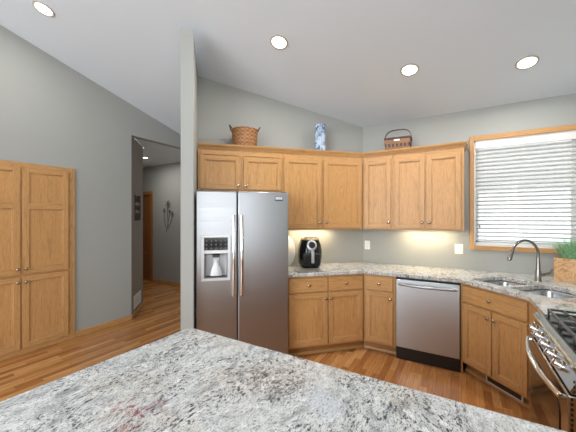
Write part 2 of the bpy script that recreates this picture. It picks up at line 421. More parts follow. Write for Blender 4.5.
# hall door opening trim + oak door standing in it
mb = MB(); y0, y1 = HF - .016, HF
mb.box(DX1 - .0, DX1 + .075, y0, y1, 0, DZ + .07).box(DX0 - .075, DX0, y0, y1, 0, DZ + .07).box(DX0, DX1, y0, y1, DZ, DZ + .07)
M['oak_trim'] = oak('oak_trim_shaded', 'z', (.75, .62, .5)); struct(mb.build('trim_1', 'oak_trim', bevel=0.003))  # trim oak tinted darker: the dimness of the hall is in its colour
dr = MB(); dr.box(DX0 + .02, DX1 - .02, HF + .03, HF + .07, 0.008, DZ - .01)
for z0 in (0.2, 0.85, 1.5):
    dr.box(DX0 + .12, -6.75, HF + .022, HF + .03, z0, z0 + .48); dr.box(-6.70, DX1 - .12, HF + .022, HF + .03, z0, z0 + .48)
M['oak_hall'] = oak('oak_hall_shaded', 'z', (.55, .42, .33)); d = struct(dr.build('door_1', 'oak_hall', bevel=0.004))  # door oak darkened too, hall shade put into the colour
MB().lathe([(0, -.06), (.022, -.055), (.028, -.04), (.022, -.025), (.01, -.018), (.012, 0)], 16, mat4=Matrix.Rotation(R(-90), 4, 'X')).build('door_handle', 'knob', d, loc=(DX1 - .08, HF + .03, 0.95))

# ------------------------------------------------------------------ window with oak casing, glass, outdoors
wr = struct(empty('window_1', ((WX0 + WX1) / 2, YB, WZ0)))
def to_local(mb, o): mb.v = [(x - o.location.x, y - o.location.y, z - o.location.z) for x, y, z in mb.v]; return mb
ox0, ox1, oz0, oz1 = 0.106, 1.078, 1.146, 2.427
mb = MB(); f0 = YB - .018
mb.box(ox0, WX0, f0, YB, oz0, oz1, 0).box(WX1, ox1, f0, YB, oz0, oz1, 0).box(WX0, WX1, f0, YB, WZ1, oz1, 1).box(WX0, WX1, f0, YB, oz0, WZ0, 1)
to_local(mb, wr).build('casing', ['oak_z', 'oak_x'], wr, bevel=0.004)
mb = MB()
mb.box(WX0, WX0 + .012, YB - .004, YB + .12, WZ0, WZ1).box(WX1 - .012, WX1, YB - .004, YB + .12, WZ0, WZ1).box(WX0, WX1, YB - .004, YB + .12, WZ0, WZ0 + .012).box(WX0, WX1, YB - .004, YB + .12, WZ1 - .012, WZ1)
to_local(mb, wr).build('jamb', 'white', wr)
mb = MB(); a0, a1 = WX0 + .012, WX1 - .012; s0, s1 = YB + .085, YB + .115
for z0, z1 in ((WZ0 + .012, WZ1 - .012),):
    mb.box(a0, a0 + .035, s0, s1, z0, z1).box(a1 - .035, a1, s0, s1, z0, z1).box(a0, a1, s0, s1, z0, z0 + .035).box(a0, a1, s0, s1, z1 - .035, z1)
to_local(mb, wr).build('sash', 'white', wr)
to_local(MB().box(a0, a1, YB + .098, YB + .102, WZ0 + .012, WZ1 - .012), wr).build('glass', 'glass', wr)

bl = tag(empty('window_blind', ((WX0 + WX1) / 2, YB + .03, WZ0)), 'white horizontal slat blind lowered inside the oak-cased window', 'blind')
bx0, bx1 = WX0 + .018, WX1 - .018; yb = YB + .035
to_local(MB().box(bx0 - .003, bx1 + .003, YB + .0, YB + .014, 2.288, WZ1 - .013).box(bx0, bx1, YB + .014, YB + .06, 2.32, WZ1 - .013), bl).build('valance', 'white', bl, bevel=0.003)
mb = MB(); n = 24; ztop = 2.283; zb = 1.235; pitch = (ztop - zb) / n; tl = R(-17)
for i in range(n):
    z = ztop - pitch * (i + .5); dy, dz = .025 * math.cos(tl), .025 * math.sin(tl)
    ny, nz = math.sin(tl) * .0013, math.cos(tl) * .0013
    # front edge low
    prof = [(yb - dy, z - dz), (yb + dy, z + dz), (yb + dy - ny, z + dz + nz), (yb - dy - ny, z - dz + nz)]
    mb.sweep(prof, bx0, bx1)
to_local(mb, bl).build('slats', 'slat', bl)
to_local(MB().box(bx0, bx1, yb - .024, yb + .024, WZ0 + .014, WZ0 + .034), bl).build('bottom_rail', 'white', bl, bevel=0.003)
mb = MB()
for x in (bx0 + .09, (bx0 + bx1) / 2, bx1 - .09):
    for yy in (yb - .027, yb + .027): mb.tube([(x, yy, WZ0 + .03), (x, yy, 2.30)], .0012, 5)
to_local(mb, bl).build('ladder_cords', 'white', bl)
mb = MB(); mb.tube([(bx0 + .035, yb - .034, 1.44), (bx0 + .035, yb - .034, 2.30)], .0018, 6)
cdv = to_local(mb, bl).build('lift_cord', 'white', bl)
to_local(MB().lathe([(.002, .03), (.006, .02), (.008, 0), (0, -.002)], 10, c=(bx0 + .035, yb - .034, 1.40)), bl).build('cord_tassel', 'dark_metal', bl)

# snowy yard seen between the slats
mb = MB(); gx = 24
for j in range(2):
    pass
mb.add([(-30, 7.8, -.4), (40, 7.8, -.4), (40, 20.0, 3.0), (-30, 20.0, 3.0), (40, 90, 4.5), (-30, 90, 4.5)], [(0, 1, 2, 3), (3, 2, 4, 5)])
yard = tag(mb.build('snowy_yard', 'snow', smooth=False), 'bright snow-covered yard rising behind the sink window', 'snow'); yard['kind'] = 'structure'
M['siding'] = mat('pale_grey_siding', (.62, .62, .60), .8)
hs = tag(empty('house_backdrop', (4.0, 20.0, 1.2)), 'pale grey house shape added beyond the snowy yard as a plain backdrop to the upper blind slats', 'house')  # made-up backdrop, fills the upper slat gaps with even grey
mb = MB().box(-9, 9, 0, 8, 0, 7.0)
for k in range(28): mb.box(-9.0, 9.0, -.02, 0, k * .25, k * .25 + .03)
mb.build('siding', 'siding', hs)
MB().sweep([(-.8, 6.9), (4, 9.6), (8.8, 6.9), (8.8, 7.1), (4, 9.85), (-.8, 7.1)], -9.6, 9.6).build('roof', 'fir', hs)

# ------------------------------------------------------------------ cabinets
KN = [(0.0, -.028), (.010, -.0275), (.0165, -.0235), (.018, -.018), (.014, -.011), (.006, -.008), (.0055, -.002), (.008, 0)]
def knob(parent, x, z, y=-.02):
    return MB().lathe([(r, -yy) for r, yy in KN], 14, mat4=Matrix.Rotation(R(90), 4, 'X')).build('knob', 'knob', parent, loc=(x, y, z))
def door(parent, x0, x1, z0, z1, kx=None, kz=None, fw=.052, mid=None, name='door', y=0.0):
    mb = MB(); t = .019; y0, y1 = y - t, y - .0005
    mb.box(x0, x0 + fw, y0, y1, z0, z1, 0).box(x1 - fw, x1, y0, y1, z0, z1, 0)
    mb.box(x0 + fw, x1 - fw, y0, y1, z0, z0 + fw, 1).box(x0 + fw, x1 - fw, y0, y1, z1 - fw, z1, 1)
    if mid: mb.box(x0 + fw, x1 - fw, y0, y1, mid - fw / 2, mid + fw / 2, 1)
    mb.box(x0 + fw - .002, x1 - fw + .002, y0 + .0105, y1, z0 + fw - .002, z1 - fw + .002, 2)
    # stepped moulding round the panel
    e = .009
    spans = [(z0 + fw, z1 - fw)] if not mid else [(z0 + fw, mid - fw / 2), (mid + fw / 2, z1 - fw)]
    for za, zb_ in spans:
        xa, xb = x0 + fw, x1 - fw; ya = y0 + .0055
        mb.box(xa, xa + e, ya, y1, za, zb_, 0).box(xb - e, xb, ya, y1, za, zb_, 0)
        mb.box(xa + e, xb - e, ya, y1, za, za + e, 1).box(xa + e, xb - e, ya, y1, zb_ - e, zb_, 1)
    d = mb.build(name, ['oak_z', 'oak_x', 'oak_panel'], parent, bevel=0.0018, seg=1)
    if kx is not None: knob(d, kx, kz, y0)
    return d
def drawer(parent, x0, x1, z0, z1, kx=None, name='drawer'):
    d = MB().box(x0, x1, -.019, -.0005, z0, z1).build(name, 'oak_x', parent, bevel=0.004)
    if kx is not None: knob(d, kx, (z0 + z1) / 2, -.019)
    return d
def carcass(parent, x0, x1, depth, z0, z1, stiles, rails, toe=None, fw=.03, trim=True, lift=0.0):
    """box with a face frame; stiles = list of x spans, rails = list of z spans"""
    mb = MB(); mb.box(x0 + .001, x1 - .001, .019, depth, z0 + lift, z1)
    if lift: mb.box(x0 + .001, x0 + .013, .019, depth, z0, z0 + lift).box(x1 - .013, x1 - .001, .019, depth, z0, z0 + lift)
    mb.build('carcass', 'oak_z', parent, bevel=0.001, seg=1)
    mb = MB()
    for a, b in stiles: mb.box(a, b, 0, .0185, z0, z1, 0)
    for i in range(len(stiles) - 1):
        for a, b in rails: mb.box(stiles[i][1], stiles[i + 1][0], .0002, .0185, a, b, 1)
    mb.build('face_frame', ['oak_z', 'oak_x'], parent, bevel=0.0008, seg=1)
    if toe:
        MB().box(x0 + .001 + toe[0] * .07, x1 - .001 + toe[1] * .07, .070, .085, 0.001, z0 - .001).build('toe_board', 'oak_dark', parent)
        if trim: MB().sweep([(.056, .001), (.0695, .001), (.0695, .030), (.062, .027), (.056, .015)], x0 + .001, x1 - .001, toe[0], toe[1]).build('toe_moulding', 'oak_x', parent)
T = math.tan(R(22.5))
BZ0, BZ1, DZ0, DZ1, RZ0, RZ1 = .104, .875, .128, .688, .705, .855

# base cabinet on the diagonal wall
c = tag(empty('base_cabinet', (*C0, 0), ROT_A), 'oak base cabinet, two drawers over two doors, right of the fridge under the air fryer', 'cabinet')
carcass(c, -.912, -.002, .545, BZ0, BZ1, [(-.912, -.882), (-.466, -.430), (-.040, -.001)], [(BZ0, BZ0 + .03), (.684, .709), (.85, BZ1)], (0, T))
drawer(c, -.890, -.452, RZ0, RZ1, -.668); drawer(c, -.440, -.028, RZ0, RZ1, -.234)
door(c, -.890, -.452, DZ0, DZ1, -.478, .625); door(c, -.440, -.028, DZ0, DZ1, -.414, .625)
# narrow base cabinet beside the dishwasher
c = tag(empty('base_cabinet', (*C0, 0), ROT_B), 'narrow oak base cabinet with one drawer over one door, left of the dishwasher', 'cabinet')
carcass(c, .003, .345, .595, BZ0, BZ1, [(.002, .034), (.310, .345)], [(BZ0, BZ0 + .03), (.684, .709), (.85, BZ1)], (-T, 0))
drawer(c, .026, .318, RZ0, RZ1, .172); door(c, .026, .318, DZ0, DZ1, .292, .625, fw=.048)
# filler stile right of the dishwasher and the corner sink cabinet
c = tag(empty('sink_cabinet', (*P1, 0), ROT_D), 'oak corner sink cabinet with a wide false drawer over two doors, between dishwasher and stove', 'cabinet')
mb = MB()
L = .64
for p, q_ in (((0.002, .003), (-.40, .405)), ((L - .002, .003), (L + .36, .365))):
    wall_seg(mb, p, q_, BZ0, BZ1 - .001, t=.012, side=(-1 if p[0] < .1 else 1))
mb.prism([(0.02, .02), (L - .02, .02), (L + .34, .36), (.33, .86), (-.36, .42)], BZ0, BZ0 + .015)
mb.build('carcass', 'oak_z', c)
mb = MB()
st = [(0.0, .030), (.305, .325), (.604, L)]
for a, b in st: mb.box(a, b, 0, .0185, BZ0, BZ1 if a != .305 else .70, 0)
for a, b in ((BZ0, BZ0 + .03), (.684, .709), (.85, BZ1)): mb.box(.03, .604, .0002, .0185, a, b, 1)
mb.build('face_frame', ['oak_z', 'oak_x'], c, bevel=.0008, seg=1)
drawer(c, .012, .606, RZ0, RZ1, .300, name='false_drawer_front')
door(c, .012, .309, DZ0, DZ1, .283, .625); door(c, .320, .606, DZ0, DZ1, .346, .625)
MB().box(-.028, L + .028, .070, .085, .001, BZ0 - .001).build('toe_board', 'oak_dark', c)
MB().sweep([(.056, .001), (.0695, .001), (.0695, .030), (.062, .027), (.056, .015)], 0, L, -T, T).build('toe_moulding', 'oak_x', c)
# filler strip between dishwasher and the sink cabinet
tag(MB().box(.949, .9665, -.0, .0185, .001, BZ1, 0).build('filler_strip', 'oak_z', loc=(*C0, 0), bevel=.0008, seg=1), 'thin oak filler strip between dishwasher and corner sink cabinet', 'filler strip')
# small register in the toe space
g_ = tag(empty('toe_register', (*fr(P1, ROT_D, .365, .052), .022), ROT_D), 'long grey metal air register at the foot of the sink cabinet', 'air vent')
MB().box(-.165, .165, -.004, -.001, 0, .012).box(-.165, .165, -.004, -.001, .068, .080).box(-.165, -.150, -.004, -.001, .012, .068).box(.150, .165, -.004, -.001, .012, .068).build('frame', 'floor_grey', g_, bevel=.001, seg=1)
mb = MB()
for i in range(5): mb.box(-.150, .150, -.0035, .002, .016 + i * .010, .020 + i * .010)
mb.build('louvres', 'dark_metal', g_)
# cabinets on the right-hand run either side of the range
CF = P2.x
c = tag(empty('base_cabinet', (CF, P2.y, 0), ROT_C), 'narrow oak base cabinet squeezed between corner sink cabinet and stove', 'cabinet')
RY0, RY1 = 2.335, 1.575
w1 = P2.y - RY0 - .004
carcass(c, .012, w1, .56, BZ0, BZ1, [(.004, .045), (w1 - .03, w1)], [(BZ0, BZ0 + .03), (.684, .709), (.85, BZ1)], (-T, 0))
drawer(c, .040, w1 - .012, RZ0, RZ1, .24); door(c, .040, w1 - .012, DZ0, DZ1, .08, .625)
c = tag(empty('base_cabinet', (CF, RY1 - .004, 0), ROT_C), 'oak base cabinet on the near side of the stove, beside the peninsula', 'cabinet')
carcass(c, .002, .44, .56, BZ0, BZ1, [(.002, .035), (.405, .44)], [(BZ0, BZ0 + .03), (.684, .709), (.85, BZ1)], (0, 0))
drawer(c, .02, .42, RZ0, RZ1, .22); door(c, .02, .42, DZ0, DZ1, .39, .625)

# wall cabinets
def crown_prof(z): return [(.002, z - .018), (-.008, z - .018), (-.010, z - .008), (-.024, z + .010), (-.034, z + .022), (-.036, z + .036), (.002, z + .036)]
UZ0, UZ1 = 1.367, 2.278
KZ = UZ0 + .085
c = tag(empty('wall_cabinet', (*U0, 0), ROT_A), 'short oak wall cabinet with two doors above the refrigerator', 'cabinet')
UD = .275
carcass(c, -1.978, -1.030, UD, 1.80, UZ1, [(-1.978, -1.925), (-1.520, -1.488), (-1.060, -1.030)], [(1.80, 1.83), (2.20, UZ1)])
door(c, -1.951, -1.520, 1.822, 2.19, -1.548, 1.865); door(c, -1.487, -1.052, 1.822, 2.19, -1.459, 1.865)
MB().sweep(crown_prof(UZ1), -1.978, -1.030).build('crown_moulding', 'oak_x', c)
c = tag(empty('wall_cabinet', (*U0, 0), ROT_A), 'tall oak wall cabinet with two doors above the air fryer', 'cabinet')
carcass(c, -1.028, -.002, UD, UZ0, UZ1, [(-1.028, -1.0), (-.576, -.524), (-.040, -.001)], [(UZ0, UZ0 + .04), (2.20, UZ1)], lift=.026)
door(c, -1.013, -.560, UZ0 + .018, 2.205, -.588, KZ); door(c, -.527, -.028, UZ0 + .018, 2.205, -.499, KZ)
MB().sweep(crown_prof(UZ1), -1.028, 0, 0, T).build('crown_moulding', 'oak_x', c)
c = tag(empty('wall_cabinet', (*U0, 0), ROT_B), 'narrow single-door oak wall cabinet in the corner beside the tall pair', 'cabinet')
carcass(c, .003, .355, UD + .008, UZ0, UZ1, [(.002, .035), (.325, .355)], [(UZ0, UZ0 + .04), (2.20, UZ1)], lift=.026)
door(c, .022, .336, UZ0 + .018, 2.205, .312, KZ, fw=.05)
MB().sweep(crown_prof(UZ1), 0, .356, -T, 0).build('crown_moulding', 'oak_x', c)
c = tag(empty('wall_cabinet', (*U0, 0), ROT_B), 'double-door oak wall cabinet next to the window, above the dishwasher', 'cabinet')
carcass(c, .357, 1.083, UD + .008, UZ0, UZ1, [(.357, .390), (.703, .722), (1.045, 1.083)], [(UZ0, UZ0 + .04), (2.20, UZ1)], lift=.026)
door(c, .379, .703, UZ0 + .018, 2.205, .676, KZ, fw=.05); door(c, .722, 1.055, UZ0 + .018, 2.205, .749, KZ, fw=.05)
mb = MB(); mb.sweep(crown_prof(UZ1), .358, 1.083, 0, -1)
rt = MB(); rt.sweep(crown_prof(UZ1), 0, UD + .008, 1, 0)
mb.add([(1.083 - y, x, z) for x, y, z in rt.v], rt.f); mb.build('crown_moulding', 'oak_x', c)

# under-cabinet light strips (the lamps glow onto the wall below)
def strip(o2, rot, x0, x1, lab, pw):
    p = fr(o2, rot, (x0 + x1) / 2, .17); L_ = x1 - x0
    t = tag(empty('under_cabinet_light', (*p, UZ0 + .025), rot), lab, 'light')
    MB().box(-L_ / 2, L_ / 2, -.03, .03, -.018, 0).build('housing', 'white', t, bevel=.002)
    MB().box(-L_ / 2 + .02, L_ / 2 - .02, -.022, .022, -.022, -.0185).build('diffuser', 'bulb_warm', t)
    a = area('under_cabinet_lamp', (p[0], p[1], UZ0 - .001), (0, 0, rot), L_ - .05, .04, pw, (1.0, .80, .50))
strip(U0, ROT_A, -.90, -.32, 'slim warm light strip under the tall wall cabinet, over the air fryer', 2.3)
strip(U0, ROT_B, .42, .98, 'slim warm light strip under the wall cabinet beside the window', 2.6)

# pantry cabinet built into the left wall
c = tag(empty('pantry_cabinet', (XL, PY0, 0), ROT_L), 'tall oak pantry cabinet with four doors built into the left wall', 'cabinet')
PW = PY1 - PY0
mb = MB().box(.002, PW - .002, .02, .55, .001, PZ - .004); mb.build('carcass', 'oak_z', c)
mb = MB(); yF = -.022
st = [(-.010, .045), (.487, .512), (PW - .052, PW + .010)]
for a, b in st: mb.box(a, b, yF, .0, 0.001, PZ + .006, 0)
for i in range(2):
    for a, b in ((.001, .075), (.862, .888), (PZ - .055, PZ + .006)): mb.box(st[i][1], st[i + 1][0], yF + .0003, -.0, a, b, 1)
mb.box(.0, PW, -.0, .018, .002, PZ - .005, 0)
mb.build('face_frame', ['oak_z', 'oak_x'], c, bevel=.001, seg=1)
for (a, b, kx) in ((.030, .490, .464), (.509, .946, .535)):
    door(c, a, b, .066, .862, kx, .800, fw=.058, y=yF); door(c, a, b, .884, PZ - .040, kx, .945, fw=.058, mid=1.635, y=yF)

# ------------------------------------------------------------------ worktops
def inter(p, d, q_, e):
    # line p+t d with q+s e
    det = d[0] * (-e[1]) + e[0] * d[1]; rx, ry = q_[0] - p[0], q_[1] - p[1]
    t = (rx * (-e[1]) + e[0] * ry) / det; return (p[0] + t * d[0], p[1] + t * d[1])
ov = .030
pA = fr(C0, ROT_A, 0, -ov); pB = fr(C0, ROT_B, 0, -ov); pD = fr(P1, ROT_D, 0, -ov); pC = (CF - ov, 0)
poly = [fr(C0, ROT_A, -.914, -ov), inter(pA, (Q, Q), pB, (1, 0)), inter(pB, (1, 0), pD, (Q, -Q)), inter(pD, (Q, -Q), pC, (0, 1)),
        (CF - ov, RY0 + .003), (XR - .003, RY0 + .003), (XR - .003, YB - .003), (WC.x + .003, YB - .003), fr(WC, ROT_A, -.99, -.004)]
poly[-1] = fr(C0, ROT_A, -.914, .556)
def round_corner(poly, i, r, n=5):
    a, b, c_ = Vector(poly[i - 1]), Vector(poly[i]), Vector(poly[(i + 1) % len(poly)])
    u, v = (a - b).normalized(), (c_ - b).normalized(); s_, e = b + u * r, b + v * r
    pts = [tuple(((1 - t) ** 2) * s_ + 2 * t * (1 - t) * b + t * t * e) for t in [k / n for k in range(n + 1)]]
    return poly[:i] + pts + poly[i + 1:]
poly = round_corner(poly, 3, .05)
def rrect(x0, x1, y0, y1, r, n=5):
    out = []
    for cx, cy, a0 in ((x1 - r, y1 - r, 0), (x0 + r, y1 - r, 90), (x0 + r, y0 + r, 180), (x1 - r, y0 + r, 270)):
        for k in range(n + 1):
            a = R(a0 + 90 * k / n); out.append((cx + r * math.cos(a), cy + r * math.sin(a)))
    return out
bowls = [(0.0, .352, .075, .500), (.378, .755, .075, .520)]
def slab(name, outer, holes, z0, z1, m, bev=.004):
    bm = bmesh.new(); 
    def ring(pts, z): 
        vs = [bm.verts.new((*p, z)) for p in pts]; return vs, [bm.edges.new((vs[i], vs[(i + 1) % len(vs)])) for i in range(len(vs))]
    rings = []
    for z in (z0, z1):
        es = []; rr = []
        for pts in [outer] + holes:
            v_, e_ = ring(pts, z); rr.append(v_); es += e_
        bmesh.ops.triangle_fill(bm, use_beauty=True, use_dissolve=False, edges=es); rings.append(rr)
    for a, b in zip(*rings):
        n = len(a)
        for i in range(n): bm.faces.new((a[i], a[(i + 1) % n], b[(i + 1) % n], b[i]))
    bmesh.ops.recalc_face_normals(bm, faces=bm.faces)
    bmesh.ops.dissolve_limit(bm, angle_limit=R(1), verts=bm.verts, edges=bm.edges)
    me = bpy.data.meshes.new(name); bm.to_mesh(me); bm.free(); me.materials.append(M[m])
    o = bpy.data.objects.new(name, me); COL.objects.link(o)
    if bev:
        b = o.modifiers.new('bevel', 'BEVEL'); b.width = bev; b.segments = 3; b.limit_method = 'ANGLE'; b.angle_limit = R(50)
    return o
holes = [[fr(P1, ROT_D, x, y) for x, y in rrect(a + .004, b - .004, c_ + .004, d_ - .004, .06)] for a, b, c_, d_ in bowls]
tag(slab('countertop', poly, holes, .876, .914, 'granite', .005), 'long speckled granite countertop wrapping from fridge past the sink to the stove', 'countertop')
o = MB().prism([(CF - ov, RY1 - .003), (XR - .003, RY1 - .003), (XR - .003, 1.092), (CF - ov, 1.092)], .876, .914).build('countertop', 'granite', bevel=.005)
tag(o, 'short granite countertop piece on the near side of the stove', 'countertop')
# peninsula in the foreground
poly = [(-1.285, .03), (XR - .003, .03), (XR - .003, 1.087), (-1.255, 1.087)]
poly = round_corner(poly, 3, .05); poly = round_corner(poly, 0, .05)
tag(slab('island_countertop', poly, [], .876, .914, 'granite', .006), 'large white and grey granite island top filling the foreground', 'countertop')
c = tag(empty('island_cabinet', (0, 0, 0)), 'oak island base cabinet under the foreground granite top', 'cabinet')
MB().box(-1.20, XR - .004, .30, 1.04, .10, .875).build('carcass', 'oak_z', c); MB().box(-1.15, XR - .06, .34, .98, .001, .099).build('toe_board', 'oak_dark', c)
for i in range(4):
    a = -1.19 + i * .55; e2 = empty('panel_set', (0, 0, 0)); bpy.data.objects.remove(e2)
    mb = MB(); mb.box(a, a + .06, 1.041, 1.058, .12, .86).box(a + .47, a + .53, 1.041, 1.058, .12, .86).box(a + .06, a + .47, 1.041, 1.058, .12, .18).box(a + .06, a + .47, 1.041, 1.058, .80, .86).box(a + .06, a + .47, 1.041, 1.048, .18, .80)
    if a + .53 < CF - .04: mb.build('panel', 'oak_z', c, bevel=.002, seg=1)

# ------------------------------------------------------------------ sink and faucet
sk = tag(empty('kitchen_sink', (*P1, .876), ROT_D), 'undermount stainless double-bowl sink set in the corner granite', 'sink')
for (a, b, c_, d_) in bowls:
    mb = MB(); dep = -.19; lv = [(-.0015, .0), (-.02, .004), (-.15, .012), (-.178, .028), (dep, .055)]
    rings = []
    for z, ins in lv:
        pts = rrect(a + ins, b - ins, c_ + ins, d_ - ins, .06, 5); rings.append([(x, y, z) for x, y in pts])
    n = len(rings[0]); vs = [p for r_ in rings for p in r_]
    cx, cy = (a + b) / 2, (c_ + d_) / 2; vs.append((cx, cy, dep - .004))
    fs = [(i * n + k, i * n + (k + 1) % n, (i + 1) * n + (k + 1) % n, (i + 1) * n + k) for i in range(len(lv) - 1) for k in range(n)]
    fs += [((len(lv) - 1) * n + k, (len(lv) - 1) * n + (k + 1) % n, len(vs) - 1) for k in range(n)]
    mb.add(vs, fs); bo = mb.build('bowl', 'steel_sink', sk)
    so = bo.modifiers.new('solid', 'SOLIDIFY'); so.thickness = .0015; so.offset = 1
    MB().lathe([(.0, .004), (.018, .004), (.020, .006), (.040, .004), (.044, .0)], 20, c=(cx, cy, dep - .003)).build('drain', 'chrome', bo)
# faucet
fb = fr(P1, ROT_D, .258, .596); fp = Vector((.640, 3.530))
fa = tag(empty('faucet', (fp.x, fp.y, .914)), 'tall gooseneck pull-down faucet in brushed nickel behind the sink', 'faucet')
MB().lathe([(0, 0), (.029, 0), (.029, .006), (.025, .012), (.0245, .085), (.019, .11), (.0165, .17), (.0135, .22)], 20).build('body', 'nickel', fa)
tgt = Vector((-.80, -.60)).normalized()
def arc(reach, z0, hgt, n=20):
    pts = [(0, 0, .205)]; r = reach / 2
    for k in range(n + 1):
        a = math.pi * k / n * .90; pts.append((tgt.x * (r - r * math.cos(a)), tgt.y * (r - r * math.cos(a)), z0 + r * 1.02 * math.sin(a)))
    return pts
reach = .272; zc = .382 - reach / 2 * 1.02
ap = arc(reach, zc, 0); MB().tube(ap, .0118, 12).build('gooseneck', 'nickel', fa)
e = Vector(ap[-1]); dv = (Vector(ap[-1]) - Vector(ap[-2])).normalized()
sh = MB().tube([e - dv * .005, e + dv * .012, e + dv * .05, e + dv * .085, e + dv * .092], [.0135, .0155, .0175, .0195, .017], 14).build('spray_head', 'nickel', fa)
MB().tube([e + dv * .0925, e + dv * .096], [.014, .012], 12).build('nozzle', 'black', sh)
hd = Vector((.8616, .5075))
MB().tube([(hd.x * .015, hd.y * .015, .055), (hd.x * .045, hd.y * .045, .055), (hd.x * .07, hd.y * .07, .064), (hd.x * .110, hd.y * .110, .075), (hd.x * .135, hd.y * .135, .112)], [.017, .0165, .013, .010, .008], 10).build('lever', 'nickel', fa)

# potted grass
pl = tag(empty('potted_grass', (.925, 3.692, .914), R(-35)), 'green grass plant in a square pale-wood planter in the window corner', 'plant')
w_, h_ = .105, .215
mb = MB(); t = .014
mb.box(-w_, w_, -w_ + .0, -w_ + t, 0, h_).box(-w_, w_, w_ - t, w_, 0, h_).box(-w_, -w_ + t, -w_ + t, w_ - t, 0, h_).box(w_ - t, w_, -w_ + t, w_ - t, 0, h_).box(-w_ + t, w_ - t, -w_ + t, w_ - t, 0, .01)
mb.build('planter', 'planter', pl, bevel=.002)
MB().box(-w_ + t, w_ - t, -w_ + t, w_ - t, .012, h_ - .02).build('soil', 'soil', pl)
mb = MB()
for i in range(560):
    a = random.uniform(0, 2 * math.pi); r0 = .078 * math.sqrt(random.random()) ; x, y = r0 * math.cos(a), r0 * math.sin(a)
    ln = random.uniform(.15, .262); lean = min(1.1, r0 / .085 * .65 + random.uniform(0, .50)); aa = a + random.uniform(-.5, .5)
    dx, dy = math.cos(aa), math.sin(aa); wd = random.uniform(.0022, .0042); px, py = -dy * wd, dx * wd; vs = []
    K = 4
    for k in range(K + 1):
        u = k / K; rr = lean * ln * (u ** 1.5) * .8; zz = h_ - .022 + ln * (u - .28 * lean * u * u); s_ = 1 - u * .9
        vs += [(x + dx * rr - px * s_, y + dy * rr - py * s_, zz), (x + dx * rr + px * s_, y + dy * rr + py * s_, zz)]
    ok = True
    for q_ in vs:
        wx, wy = fr((.925, 3.692), R(-35), q_[0], q_[1])
        if wx > 1.085 or wy > 3.885: ok = False
    if ok: mb.add(vs, [(2 * k, 2 * k + 1, 2 * k + 3, 2 * k + 2) for k in range(K)])
mb.build('grass', 'leaf', pl)['kind'] = 'stuff'

# ------------------------------------------------------------------ refrigerator
fo = fr(C0, ROT_A, -.922, -.125)
fg = tag(empty('refrigerator', (*fo, 0), ROT_A), 'stainless steel side-by-side refrigerator with an ice and water dispenser', 'refrigerator')
FW, FH, FS = .905, 1.765, .515   # width, height, freezer/fridge split measured from the right
M['fridge_side'] = mat('dark_grey_cabinet', (.06, .06, .063), .5)
MB().box(-FW + .005, -.005, .075, .665, .012, FH - .012).build('cabinet_body', 'fridge_side', fg, bevel=.004)
MB().box(-FW + .01, -.01, .03, .074, .001, .06).build('kick_grille', 'black', fg)
dR = MB().box(-FS + .0035, 0, 0, .070, .065, FH).build('fridge_door', 'steel', fg, bevel=.012, seg=4)
# freezer door with a real opening for the dispenser
dx0, dx1, dz0, dz1 = -.856, -.584, .905, 1.340
rx0, rx1, rz0, rz1 = dx0 + .028, dx1 - .024, .930, 1.165
mb = MB(); X0, X1 = -FW, -FS - .0035
bmv = bmesh.new()
def fridge_door_with_hole():
    xs_ = [X0, rx0, rx1, X1]; zs_ = [.065, rz0, rz1, FH]
    m_ = MB()
    idx = {}
    for yi, y in enumerate((0.0, .070)):
        for j, z in enumerate(zs_):
            for i, x in enumerate(xs_): idx[(yi, i, j)] = len(m_.v); m_.v.append((x, y, z))
    f = []
    for yi in (0, 1):
        for j in range(3):
            for i in range(3):
                if (i, j) == (1, 1) and yi == 0: continue
                f.append((idx[yi, i, j], idx[yi, i + 1, j], idx[yi, i + 1, j + 1], idx[yi, i, j + 1]))
    for i in range(3):
        f.append((idx[0, i, 0], idx[0, i + 1, 0], idx[1, i + 1, 0], idx[1, i, 0])); f.append((idx[0, i, 3], idx[0, i + 1, 3], idx[1, i + 1, 3], idx[1, i, 3]))
        f.append((idx[0, 0, i], idx[0, 0, i + 1], idx[1, 0, i + 1], idx[1, 0, i])); f.append((idx[0, 3, i], idx[0, 3, i + 1], idx[1, 3, i + 1], idx[1, 3, i]))
    # recess niche
    b = len(m_.v); yd = .060
    m_.v += [(rx0 + .01, yd, rz0 + .012), (rx1 - .01, yd, rz0 + .012), (rx1 - .01, yd, rz1 - .01), (rx0 + .01, yd, rz1 - .01)]
    o4 = [idx[0, 1, 1], idx[0, 2, 1], idx[0, 2, 2], idx[0, 1, 2]]
    m_.f += f; m_.mi += [0] * len(f)
    nf = [(b, b + 1, b + 2, b + 3)] + [(o4[k], o4[(k + 1) % 4], b + (k + 1) % 4, b + k) for k in range(4)]
    m_.f += nf; m_.mi += [1] * 5
    return m_
bmv.free()
M['niche'] = mat('grey_dispenser_lining', (.42, .44, .46), .35, .2)
dL = fridge_door_with_hole().build('freezer_door', ['steel', 'niche'], fg, bevel=.012, seg=4); dL.modifiers['bevel'].angle_limit = R(60)
M['disp_frame'] = mat('silver_dispenser_frame', (.66, .67, .69), .35, .25)
dp = MB(); y0 = -.010
dp.box(dx0, dx1, y0, .001, 1.318, dz1).box(dx0, rx0, y0, .001, dz0, 1.318).box(rx1, dx1, y0, .001, dz0, 1.318).box(rx0, rx1, y0, .001, dz0, rz0).box(rx0, rx1, y0, .001, rz1, 1.197)
dpo = dp.build('dispenser', 'disp_frame', dL, bevel=.002)
cp = MB().box(rx0, rx1, -.006, .0, 1.197, 1.318).build('control_panel', 'black_gloss', dL)
M['button'] = mat('pale_button', (.10, .105, .11), .4)
